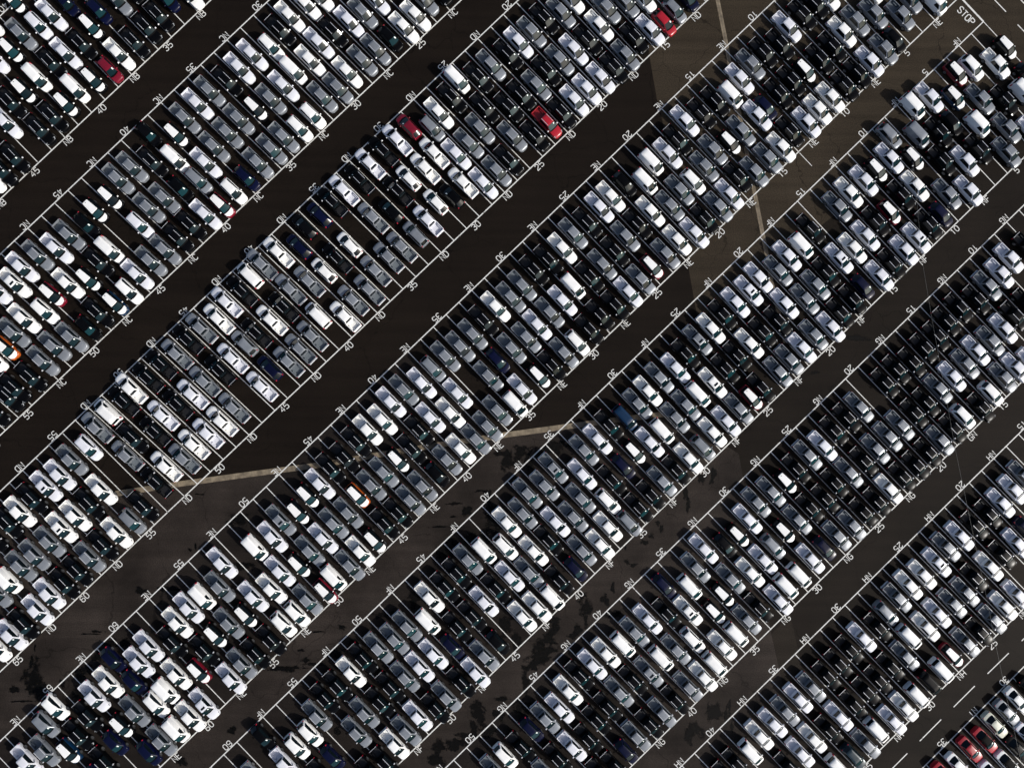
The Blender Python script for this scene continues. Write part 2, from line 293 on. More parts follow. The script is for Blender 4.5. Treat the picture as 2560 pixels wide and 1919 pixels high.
GL = {'0': [[(.15, 0), (.45, 0), (.6, .2), (.6, .8), (.45, 1), (.15, 1), (0, .8), (0, .2), (.15, 0)]], '1': [[(.12, .82), (.34, 1), (.34, 0)]],
 '2': [[(0, .8), (.15, 1), (.45, 1), (.6, .82), (.6, .62), (0, .12), (0, 0), (.6, 0)]],
 '3': [[(0, .85), (.15, 1), (.45, 1), (.6, .85), (.6, .65), (.42, .53), (.25, .53)], [(.42, .53), (.6, .4), (.6, .15), (.45, 0), (.15, 0), (0, .15)]],
 '4': [[(.45, 0), (.45, 1), (0, .3), (.62, .3)]], '5': [[(.58, 1), (.05, 1), (.02, .55), (.42, .6), (.6, .45), (.6, .15), (.45, 0), (.12, 0), (0, .12)]],
 '6': [[(.58, .85), (.45, 1), (.15, 1), (0, .8), (0, .15), (.15, 0), (.45, 0), (.6, .15), (.6, .42), (.45, .55), (.12, .55), (0, .42)]],
 '7': [[(0, 1), (.6, 1), (.2, 0)]],
 'N': [[(0, 0), (0, 1), (.6, 0), (.6, 1)]], 'B': [[(0, 0), (0, 1), (.42, 1), (.57, .87), (.57, .65), (.42, .53), (0, .53)], [(.42, .53), (.6, .4), (.6, .14), (.44, 0), (0, 0)]],
 'C': [[(.6, .82), (.45, 1), (.15, 1), (0, .82), (0, .18), (.15, 0), (.45, 0), (.6, .18)]], 'D': [[(0, 0), (0, 1), (.4, 1), (.6, .8), (.6, .2), (.4, 0), (0, 0)]],
 'E': [[(.58, 1), (0, 1), (0, 0), (.58, 0)], [(0, .52), (.45, .52)]], 'F': [[(.58, 1), (0, 1), (0, 0)], [(0, .52), (.45, .52)]],
 'G': [[(.6, .82), (.45, 1), (.15, 1), (0, .82), (0, .18), (.15, 0), (.45, 0), (.6, .18), (.6, .48), (.33, .48)]],
 'H': [[(0, 0), (0, 1)], [(.6, 0), (.6, 1)], [(0, .5), (.6, .5)]], 'I': [[(.3, 0), (.3, 1)]],
 'S': [[(.58, .84), (.45, 1), (.15, 1), (0, .85), (0, .66), (.15, .54), (.45, .46), (.6, .34), (.6, .15), (.45, 0), (.15, 0), (0, .16)]],
 'T': [[(0, 1), (.6, 1)], [(.3, 1), (.3, 0)]], 'O': [[(.15, 0), (.45, 0), (.6, .2), (.6, .8), (.45, 1), (.15, 1), (0, .8), (0, .2), (.15, 0)]],
 'P': [[(0, 0), (0, 1), (.44, 1), (.6, .86), (.6, .6), (.44, .47), (0, .47)]]}
tx = MB()
def text(word, centre, right, up, h, wd, sp=.86):
    ws = [.6 if ch != '1' and ch != 'I' else .45 for ch in word]; tot = sp * h * (len(word) - 1)
    zz = [ZL + .006]
    for i, ch in enumerate(word):
        o_ = centre + right * (sp * h * i - tot / 2 - .3 * h) - up * (h / 2)
        for st in GL[ch]:
            pts = [o_ + right * (x * h) + up * (y * h) for x, y in st]
            L_, R_ = [], []
            for q in range(len(pts)):
                closed = st[0] == st[-1]
                pa = pts[q - 1] if q else (pts[-2] if closed else None); pb = pts[q + 1] if q < len(pts) - 1 else (pts[1] if closed else None)
                d1 = (pts[q] - pa).normalized() if pa is not None else None; d2 = (pb - pts[q]).normalized() if pb is not None else None
                if d1 is None: d1 = d2
                if d2 is None: d2 = d1
                n1, n2 = Vector((-d1.y, d1.x)), Vector((-d2.y, d2.x)); mn = (n1 + n2)
                mn = mn / max(.35, mn.dot(n1)) if mn.length > 1e-6 else n1
                if mn.length > 1.9: mn = mn.normalized() * 1.9
                L_.append(pts[q] + mn * wd / 2); R_.append(pts[q] - mn * wd / 2)
            zz[0] += .0006
            for q in range(len(pts) - 1):
                tx.poly([(*R_[q], zz[0]), (*R_[q + 1], zz[0]), (*L_[q + 1], zz[0]), (*L_[q], zz[0])], LINEPAINT)
eu2, ev2 = Vector(EU[:2]), Vector(EV[:2])
for r, (k0, k1) in ROWS.items():
    for n in range(5, 80, 5):
        for kk, wrd in ((n, str(n)), (n + 2.5, r), (n - 2.5 if n == 5 else -9, r)):
            if not (k0 <= kk <= k1): continue
            for sd in 'tb':
                u, v = edge(r, sd, kk); c = Vector(W3(u, v + (.60 if sd == 'b' else -.60))[:2])
                word = 'GN' if (r, sd, kk) == ('NG', 'b', 17.5) else wrd
                if sd == 'b': text(word, c, -eu2, -ev2, .86, .12)
                else: text(word, c, eu2, ev2, .86, .12)
text('STOP', Vector(FEAT['stop'][0]), ev2, -eu2, 1.0, .15, .80)
tx.obj('painted_lettering', kind='structure')

# ------------------------------------------------------------------ overhead cable above the lower right of the lot
cb = MB(); cb.tube([(x, y, 9.0 + .35 * abs(i - 4.5) / 4.5) for i, (x, y) in enumerate(FEAT['cable'])], .012, mat('cable_sheath', (.16, .16, .15), .5))
cb.obj('overhead_cable', label='thin grey overhead cable sagging above rows NG and NH', category='cable', kind='thing')

# ------------------------------------------------------------------ vehicles: x forward, y to its own left, origin on the ground
def hull(mb, st, mt, zb=.30, crown=.02):
    rings = []
    for x, wd, zt in st:
        h = [(0, zb), (wd * .86, zb), (wd * .985, zb + .10), (wd, zb + (zt - zb) * .55), (wd * .975, zt - .12), (wd * .90, zt - .025), (wd * .72, zt + crown * .5), (0, zt + crown)]
        pts = [(x, y, z) for y, z in h] + [(x, -y, z) for y, z in h[-2:0:-1]]
        rings.append(pts)
    mb.loft(rings, mt)
def rrect(x0, x1, hw, z, r, bow0=0., bow1=0., hw0=None):
    hw0 = hw if hw0 is None else hw0      # half width at the tail end
    P_ = []
    for cx, cy, a0, h in ((x1 - r, hw - r, 0, hw), (x0 + r, hw0 - r, 90, hw0), (x0 + r, -hw0 + r, 180, hw0), (x1 - r, -hw + r, 270, hw)):
        for a in (0, 45, 90):
            A = radians(a0 + a); P_.append((cx + r * cos(A), cy + r * sin(A), z))
    return P_
def cabin(mb, b, t, z0, z1, mt, roofmt=None, r=.12):
    """b, t = (tail x, nose x, half width at nose end, half width at tail end) at belt and roof"""
    def mid(f, ins=0.): return rrect(b[0] + (t[0] - b[0]) * f + ins, b[1] + (t[1] - b[1]) * f - ins, b[2] + (t[2] - b[2]) * f - ins, z0 + (z1 - z0) * f, r, hw0=b[3] + (t[3] - b[3]) * f - ins)
    mb.loft([mid(0), mid(.5), mid(.93)], mt, cap0=False, cap1=False)
    q = roofmt or mt
    top1 = mid(.93); top2 = [(x, y, z1) for x, y, z in mid(1.0, .05)]; top3 = [(x * .6 + .4 * (t[0] + t[1]) / 2, y * .6, z1 + .025) for x, y, z in top2]
    mb.loft([top1, top2, top3], q, cap0=False, cap1=True)
def pane(b0, b1, t0, t1, y_b, y_t, z_b, z_t): pass
def front_glass(mb, xb, xt, yb, yt, zb, zt, bow, mt, cowl=None, off=.012):
    """curved windscreen from belt (xb) to roof (xt); bow = how far its middle stands ahead of its ends; sign follows xb-xt"""
    sg = 1 if xb > xt else -1; n = 6; rows_ = []
    for f in ((0, .20, .5, 1) if cowl else (0, .5, 1)):
        x = xb + (xt - xb) * f; y = yb + (yt - yb) * f; z = zb + (zt - zb) * f; bb = bow * (1 - .45 * f)
        rows_.append([(x + sg * (off + bb * (1 - (2 * k / n - 1) ** 2)), y * (2 * k / n - 1), z + off) for k in range(n + 1)])
    b = len(mb.v)
    for r in rows_: mb.v += r
    for i in range(len(rows_) - 1):
        for k in range(n):
            a = b + i * (n + 1) + k
            mb.face((a, a + 1, a + n + 2, a + n + 1) if sg < 0 else (a + 1, a, a + n + 1, a + n + 2), cowl if (cowl and i == 0) else mt, True)
def side_glass(mb, s, x0b, x1b, x0t, x1t, yb, yt, zb, zt, mt, off=.012):
    q = [(x0b, s * (yb + off), zb), (x1b, s * (yb + off), zb), (x1t, s * (yt + off), zt), (x0t, s * (yt + off), zt)]
    mb.poly(q if s < 0 else q[::-1], mt)
def wheel_mesh(mb, x, y, r=.36, wd=.22):
    n = 20; s = 1 if y > 0 else -1
    ring = lambda yy, rr: [(x + rr * cos(2 * pi * k / n), yy, r + rr * sin(2 * pi * k / n)) for k in range(n)]
    mb.loft([ring(y - s * wd, r), ring(y - s * .02, r), ring(y, r * .93), ring(y, r * .68)], RUBBER, cap1=False)
    mb.loft([ring(y - s * .012, r * .68), ring(y - s * .03, r * .2), ring(y - s * .01, r * .12)], ALLOY, cap0=False)
def parts_pickup(c, sun=False):
    body = PAINT[c]; P = {}
    def part(n): P.setdefault(n, []); m = MB(); P[n].append(m); return m
    m = part('body')
    hull(m, [(-1.03, .84, 1.06), (-.9, .875, 1.09), (.6, .885, 1.10), (1.25, .885, 1.08), (1.75, .875, 1.05), (2.10, .845, 1.00), (2.33, .775, .94), (2.49, .66, .87), (2.57, .52, .78), (2.61, .36, .66)], body)
    cabin(m, (-1.02, 1.36, .80, .79), (-.86, .62, .645, .615), 1.06, 1.77, body)
    m.box(-2.60, 2.45, -.70, .70, .34, .46, BLACKPL)
    # cargo box: outer walls and rails are body, liner is a part
    for s in (-1, 1):
        m.loft([[(-2.54, s * .80, .38), (-2.54, s * .855, .55), (-2.54, s * .855, .98), (-2.54, s * .83, 1.03), (-2.54, s * .74, 1.03), (-2.54, s * .74, .38)],
                [(-1.06, s * .82, .38), (-1.06, s * .88, .55), (-1.06, s * .875, .99), (-1.06, s * .85, 1.04), (-1.06, s * .75, 1.04), (-1.06, s * .75, .38)]][::s], body, smooth=False)
    m.box(-1.10, -1.05, -.75, .75, .40, 1.035, body)
    m.box(-2.68, -2.57, -.78, .78, .40, .60, CHROME if c != 'k' else BLACKPL, .03)
    b = part('cargo_bed'); lm = LINERS.get(c, LINERS['k'])
    b.poly([(-2.50, -.735, .62), (-1.11, -.735, .62), (-1.11, .735, .62), (-2.50, .735, .62)], lm)
    for k in range(5): b.box(-2.45, -1.16, -.58 + k * .26, -.46 + k * .26, .622, .640, lm)
    for s in (-1, 1): b.box(-2.50, -1.11, s * .735 - .004, s * .735 + .002, .622, 1.0, lm)
    for s in (-1, 1): b.box(-2.15, -1.45, s * .62 - .11, s * .62 + .11, .645, .84, lm, .04)
    t = part('tailgate'); t.box(-2.60, -2.525, -.78, .78, .58, 1.03, body, .02)
    if c != 'w' : t.box(-2.595, -2.55, -.72, .72, 1.031, 1.042, CHROME if c == 'k' else body)
    wsc = part('windscreen'); front_glass(wsc, 1.37, .655, .755, .615, 1.085, 1.76, .06, GLASS, BLACKPL)
    rg = part('rear_window'); front_glass(rg, -1.02, -.875, .62, .50, 1.17, 1.70, .01, SIDEGLASS)
    for s in (-1, 1):
        g_ = part('side_window'); side_glass(g_, s, -.92, .98, -.74, .45, .79, .645, 1.15, 1.70, SIDEGLASS)
        if c != 'w' and c != 's':
            rr = part('roof_glint_strip'); rr.box(-.80, .52, s * .53 - .032, s * .53 + .032, 1.775, 1.815, CHROME, .008)  # bright strips stand in for highlights along the roof edges
        mi = part('mirror'); mi.box(.96, 1.12, s * .97 - .11, s * .97 + .11, 1.10, 1.26, body if c in 'ws' else CHROME, .03)
        hl = part('headlight'); hl.loft([[(2.20, s * .845, .80), (2.20, s * .845, .93), (2.20, s * .60, .985), (2.20, s * .60, .80)], [(2.46, s * .69, .76), (2.46, s * .69, .84), (2.50, s * .46, .875), (2.50, s * .46, .76)]][::s], LAMP, smooth=False)
        tl = part('tail_light'); tl.box(-2.60, -2.50, s * .82 - .045, s * .82 + .045, .66, 1.00, REDLENS, .01)
        for x in (1.62, -1.62): wheel_mesh(part('wheel'), x, s * .895, .37, .24)
    st = part('windscreen_label'); st.poly([(.90, .30, 1.60), (.75, .30, 1.735), (.75, .47, 1.725), (.90, .48, 1.585)][::-1], PAPER)
    if sun: part('sunroof').box(.08, .40, -.36, .36, 1.790, 1.808, SIDEGLASS, .01)
    return P
def generic(c, hl_st, zb, belt, roof, cb_, ct_, fw, rw, sw, wheels, mirror_x, lights, roofc=None, cabmat=None, rails=False, bonnet=None, lab=True, sun=False, wr=.33):  # rails: adds bright strips standing in for roof edge highlights
    body = PAINT[c]; P = {}
    def part(n): P.setdefault(n, []); m = MB(); P[n].append(m); return m
    m = part('body'); hull(m, hl_st, body, zb)
    cabin(m, cb_, ct_, belt, roof, cabmat or body, r=.14)
    xr, xf = hl_st[0][0], hl_st[-1][0]
    m.box(xr + .08, xf - .15, -.62, .62, .2, zb + .05, BLACKPL)
    if roofc:
        rf = part('roof'); q = rrect(ct_[0] + .03, ct_[1] - .06, ct_[2] - .03, roof - .012, .12, hw0=ct_[3] - .03)
        q2 = [(x, y, roof + .032) for x, y, z in rrect(ct_[0] + .06, ct_[1] - .09, ct_[2] - .06, 0, .1, hw0=ct_[3] - .06)]
        q3 = [(x * .6 + .4 * (ct_[0] + ct_[1]) / 2, y * .6, roof + .045) for x, y, z in q2]
        rf.loft([q, q2, q3], PAINT[roofc], cap0=False)
        an = part('antenna'); an.box(ct_[0] + .24, ct_[0] + .34, -.03, .03, roof + .03, roof + .10, BLACKPL, .01)
    if bonnet:
        bn = part('bonnet'); x0, x1, w0, z0, z1 = bonnet; n = 8; b = len(bn.v); rows_ = []
        for i in range(6):
            f = i / 5; x = x0 + (x1 - x0) * f; w_ = w0 * (1 - .30 * f ** 2.4)
            bowx = .10 if i == 0 else (-.20 * f ** 2)
            rows_.append([(x + (bowx * (1 - (2 * k / n - 1) ** 2) if i == 0 else bowx * ((2 * k / n - 1) ** 2)), w_ * (2 * k / n - 1), z0 + (z1 - z0) * f ** 1.6 + .03 - .05 * (2 * k / n - 1) ** 4) for k in range(n + 1)])
        for r in rows_: bn.v += r
        for i in range(5):
            for k in range(n):
                a = b + i * (n + 1) + k; bn.face((a, a + n + 1, a + n + 2, a + 1), PAINT[roofc], True)
    front_glass(part('windscreen'), *fw, GLASS, BLACKPL)
    if rw: front_glass(part('rear_window'), *rw, SIDEGLASS)
    for s in (-1, 1):
        side_glass(part('side_window'), s, *sw, SIDEGLASS)
        if rails: part('roof_glint_strip').box(ct_[0] + .25, ct_[1] - .3, s * (ct_[2] - .10) - .02, s * (ct_[2] - .10) + .02, roof + .012, roof + .05, CHROME, .008)  # bright strips stand in for highlights along the roof edges
        mx, my, mz = mirror_x; part('mirror').box(mx - .07, mx + .07, s * my - .10, s * my + .10, mz, mz + .14, body if not roofc else PAINT[roofc], .03)
        x, y0, y1, z = lights[0]
        part('headlight').loft([[(x - .30, s * y1, z - .10), (x - .30, s * y1, z + .04), (x - .30, s * (y1 - .22), z + .10), (x - .30, s * (y1 - .22), z - .10)], [(x, s * y0, z - .12), (x, s * y0, z - .02), (x, s * (y0 - .22), z + .01), (x, s * (y0 - .22), z - .12)]][::s], LAMP, smooth=False)
        x, y0, z0, z1 = lights[1]; part('tail_light').box(x - .02, x + .14, s * y0 - .09, s * y0 + .09, z0, z1, REDLENS, .02)
        for x in wheels: wheel_mesh(part('wheel'), x, s * (hl_st[len(hl_st) // 2][1] + .008), wr, .2)
    if lab:
        xb, xt, yb, yt, zb_, zt = fw[:6]
        f0, f1 = .62, .9; p = lambda f, g: (xb + (xt - xb) * f + .045 + .02 * (1 - f), (yb + (yt - yb) * f) * g, zb_ + (zt - zb_) * f + .05)
        part('windscreen_label').poly([p(f0, .60), p(f0, .90), p(f1, .90), p(f1, .60)], PAPER)
    if sun: part('sunroof').box(ct_[0] + .5, ct_[1] - .35, -.36, .36, roof + .01, roof + .03, SIDEGLASS, .01)
    return P
def parts_suv(c):       # body-coloured crossover, 4.4 m
    return generic(c, [(-2.18, .58, .80), (-2.12, .74, .96), (-1.9, .84, 1.04), (-1.4, .875, 1.06), (0, .885, 1.05), (1.0, .885, 1.02), (1.55, .86, .97), (1.9, .79, .91), (2.08, .68, .83), (2.18, .5, .68)],
        .30, 1.0, 1.62, (-2.02, 1.22, .80, .76), (-1.66, .46, .62, .57), (1.21, .46, .74, .57, 1.03, 1.60, .12), (-2.0, -1.66, .58, .48, 1.12, 1.57, .08), (-1.70, .90, -1.40, .25, .785, .60, 1.10, 1.56), (1.35, -1.32), (.80, .96, 1.03), ((2.04, .62, .80, .84), (-2.10, .62, .85, 1.06)), wr=.35)
def parts_two_tone(c):  # dark or coloured compact crossover under a white roof and bonnet, 4.15 m
    return generic(c, [(-2.05, .60, .82), (-1.98, .74, .96), (-1.7, .83, 1.02), (-1.2, .865, 1.02), (0, .875, 1.01), (.9, .875, .99), (1.4, .85, .94), (1.75, .79, .88), (1.95, .68, .80), (2.05, .5, .66)],
        .30, .98, 1.58, (-1.92, 1.22, .80, .74), (-1.66, .46, .62, .51), (1.22, .47, .75, .59, 1.01, 1.57, .12), (-1.9, -1.68, .55, .46, 1.10, 1.53, .05), (-1.55, .92, -1.42, .32, .765, .62, 1.08, 1.50), (1.28, -1.25), (.72, .95, 1.0), ((1.92, .62, .78, .80), (-2.0, .66, .74, .92)),
        roofc='w', cabmat=BLACKPL, bonnet=(1.22, 2.0, .74, 1.0, .86), lab=False, wr=.34)
def parts_hatch(c):     # rounded hatchback, 4.3 m
    return generic(c, [(-2.12, .58, .78), (-2.06, .73, .92), (-1.85, .82, .99), (-1.3, .865, 1.0), (0, .875, .99), (1.0, .87, .95), (1.5, .84, .89), (1.85, .77, .82), (2.04, .65, .74), (2.12, .48, .62)],
        .26, .95, 1.47, (-1.98, 1.20, .78, .74), (-1.42, .33, .58, .53), (1.20, .34, .72, .54, .975, 1.45, .13), (-1.96, -1.46, .57, .46, 1.02, 1.43, .10), (-1.55, .86, -1.2, .14, .765, .575, 1.02, 1.42), (1.34, -1.30), (.74, .94, .96), ((1.99, .60, .78, .76), (-2.07, .64, .76, .99)))
def parts_sedan(c, top=None):
    return generic(c, [(-2.28, .60, .74), (-2.22, .74, .90), (-2.0, .83, .96), (-1.4, .87, .98), (0, .88, .97), (.9, .875, .94), (1.45, .85, .89), (1.9, .78, .82), (2.15, .66, .74), (2.26, .48, .60)],
        .25, .93, 1.42, (-1.72, 1.10, .77, .72), (-1.02, .25, .57, .54), (1.10, .28, .71, .54, .955, 1.40, .12), (-1.68, -1.06, .66, .50, .98, 1.40, .10), (-1.25, .80, -.92, .10, .755, .575, 1.0, 1.37), (1.36, -1.38), (.66, .94, .94), ((2.12, .60, .78, .74), (-2.20, .62, .78, .92)), cabmat=BLACKPL if top else None)
def parts_van(c):       # one-box van, 4.3 m
    return generic(c, [(-2.14, .72, 1.05), (-2.08, .80, 1.10), (-1.7, .845, 1.12), (0, .855, 1.12), (1.0, .855, 1.10), (1.5, .84, 1.05), (1.85, .78, .97), (2.05, .68, .88), (2.14, .52, .72)],
        .28, 1.08, 1.86, (-2.10, 1.62, .80, .78), (-1.92, .86, .66, .66), (1.62, .90, .73, .63, 1.10, 1.84, .09), (-2.09, -1.97, .66, .58, 1.18, 1.70, .02), (.15, 1.20, .25, .72, .785, .675, 1.20, 1.76), (1.36, -1.34), (1.22, .96, 1.08), ((2.0, .62, .79, .86), (-2.10, .76, .80, 1.25)))
KINDS = {'p': ('pickup_truck', 'pickup'), 'S': ('crossover', 'crossover'), 'T': ('crossover', 'crossover'), 'd': ('hatchback', 'hatchback'), 'e': ('sedan', 'sedan'), 'v': ('van', 'van')}
CNAME = {'w': 'white', 's': 'silvery white', 'g': 'grey', 'k': 'black', 'b': 'navy', 'r': 'red', 'R': 'dark red', 'o': 'orange', 'u': 'slate blue', 'B': 'blue', 'c': 'cream'}
GROUPS = {'pickup_truck': 'pickups parked in the marked lanes', 'crossover': 'crossovers parked in the marked lanes', 'hatchback': 'hatchbacks parked in the marked lanes', 'sedan': 'sedans parked in row NI', 'van': 'vans parked in the marked lanes'}
_T = {}
def template(kind, c, sun, top):
    key = (kind, c, sun, top)
    if key not in _T:
        if kind == 'p': P = parts_pickup(c, sun)
        elif kind == 'S': P = parts_suv(c)
        elif kind == 'T': P = parts_two_tone(c)
        elif kind == 'd': P = parts_hatch(c)
        elif kind == 'e': P = parts_sedan(c, top)
        else: P = parts_van(c)
        f = {'p': .935, 'T': .95, 'S': .955, 'd': .955}.get(kind, .96)
        for lst in P.values():
            for m in lst: m.v = [(x, y * f, z) for x, y, z in m.v]
        _T[key] = P
    return _T[key]
_P = {}
def place(kind, c, sun, top, loc, rz, label):
    """first of each look is built with its parts; every other one is a copy of it and of each of its parts"""
    key = (kind, c, sun, top); name, cat = KINDS[kind]
    if key not in _P:
        root = bpy.data.objects.new(name, None); COL.objects.link(root); root.empty_display_size = .5
        root['category'] = cat; root['group'] = GROUPS[name]
        for pn, lst in template(*key).items():
            for m in lst:
                o = m.obj(pn, root)
                if kind == 'T' and pn in ('roof', 'bonnet'): o['label'] = 'white ' + pn
        _P[key] = root
    else:
        src = _P[key]; root = src.copy(); COL.objects.link(root)
        for ch in src.children:
            d = ch.copy(); COL.objects.link(d); d.parent = root
    root.location = loc; root.rotation_euler = (0, 0, rz); root['label'] = label
    return root
ONES = 'zero one two three four five six seven eight nine ten eleven twelve thirteen fourteen fifteen sixteen seventeen eighteen nineteen'.split()
TENS = 'zero ten twenty thirty forty fifty sixty seventy'.split()
def words(n): return ONES[n] if n < 20 else TENS[n // 10] + ('-' + ONES[n % 10] if n % 10 else '')
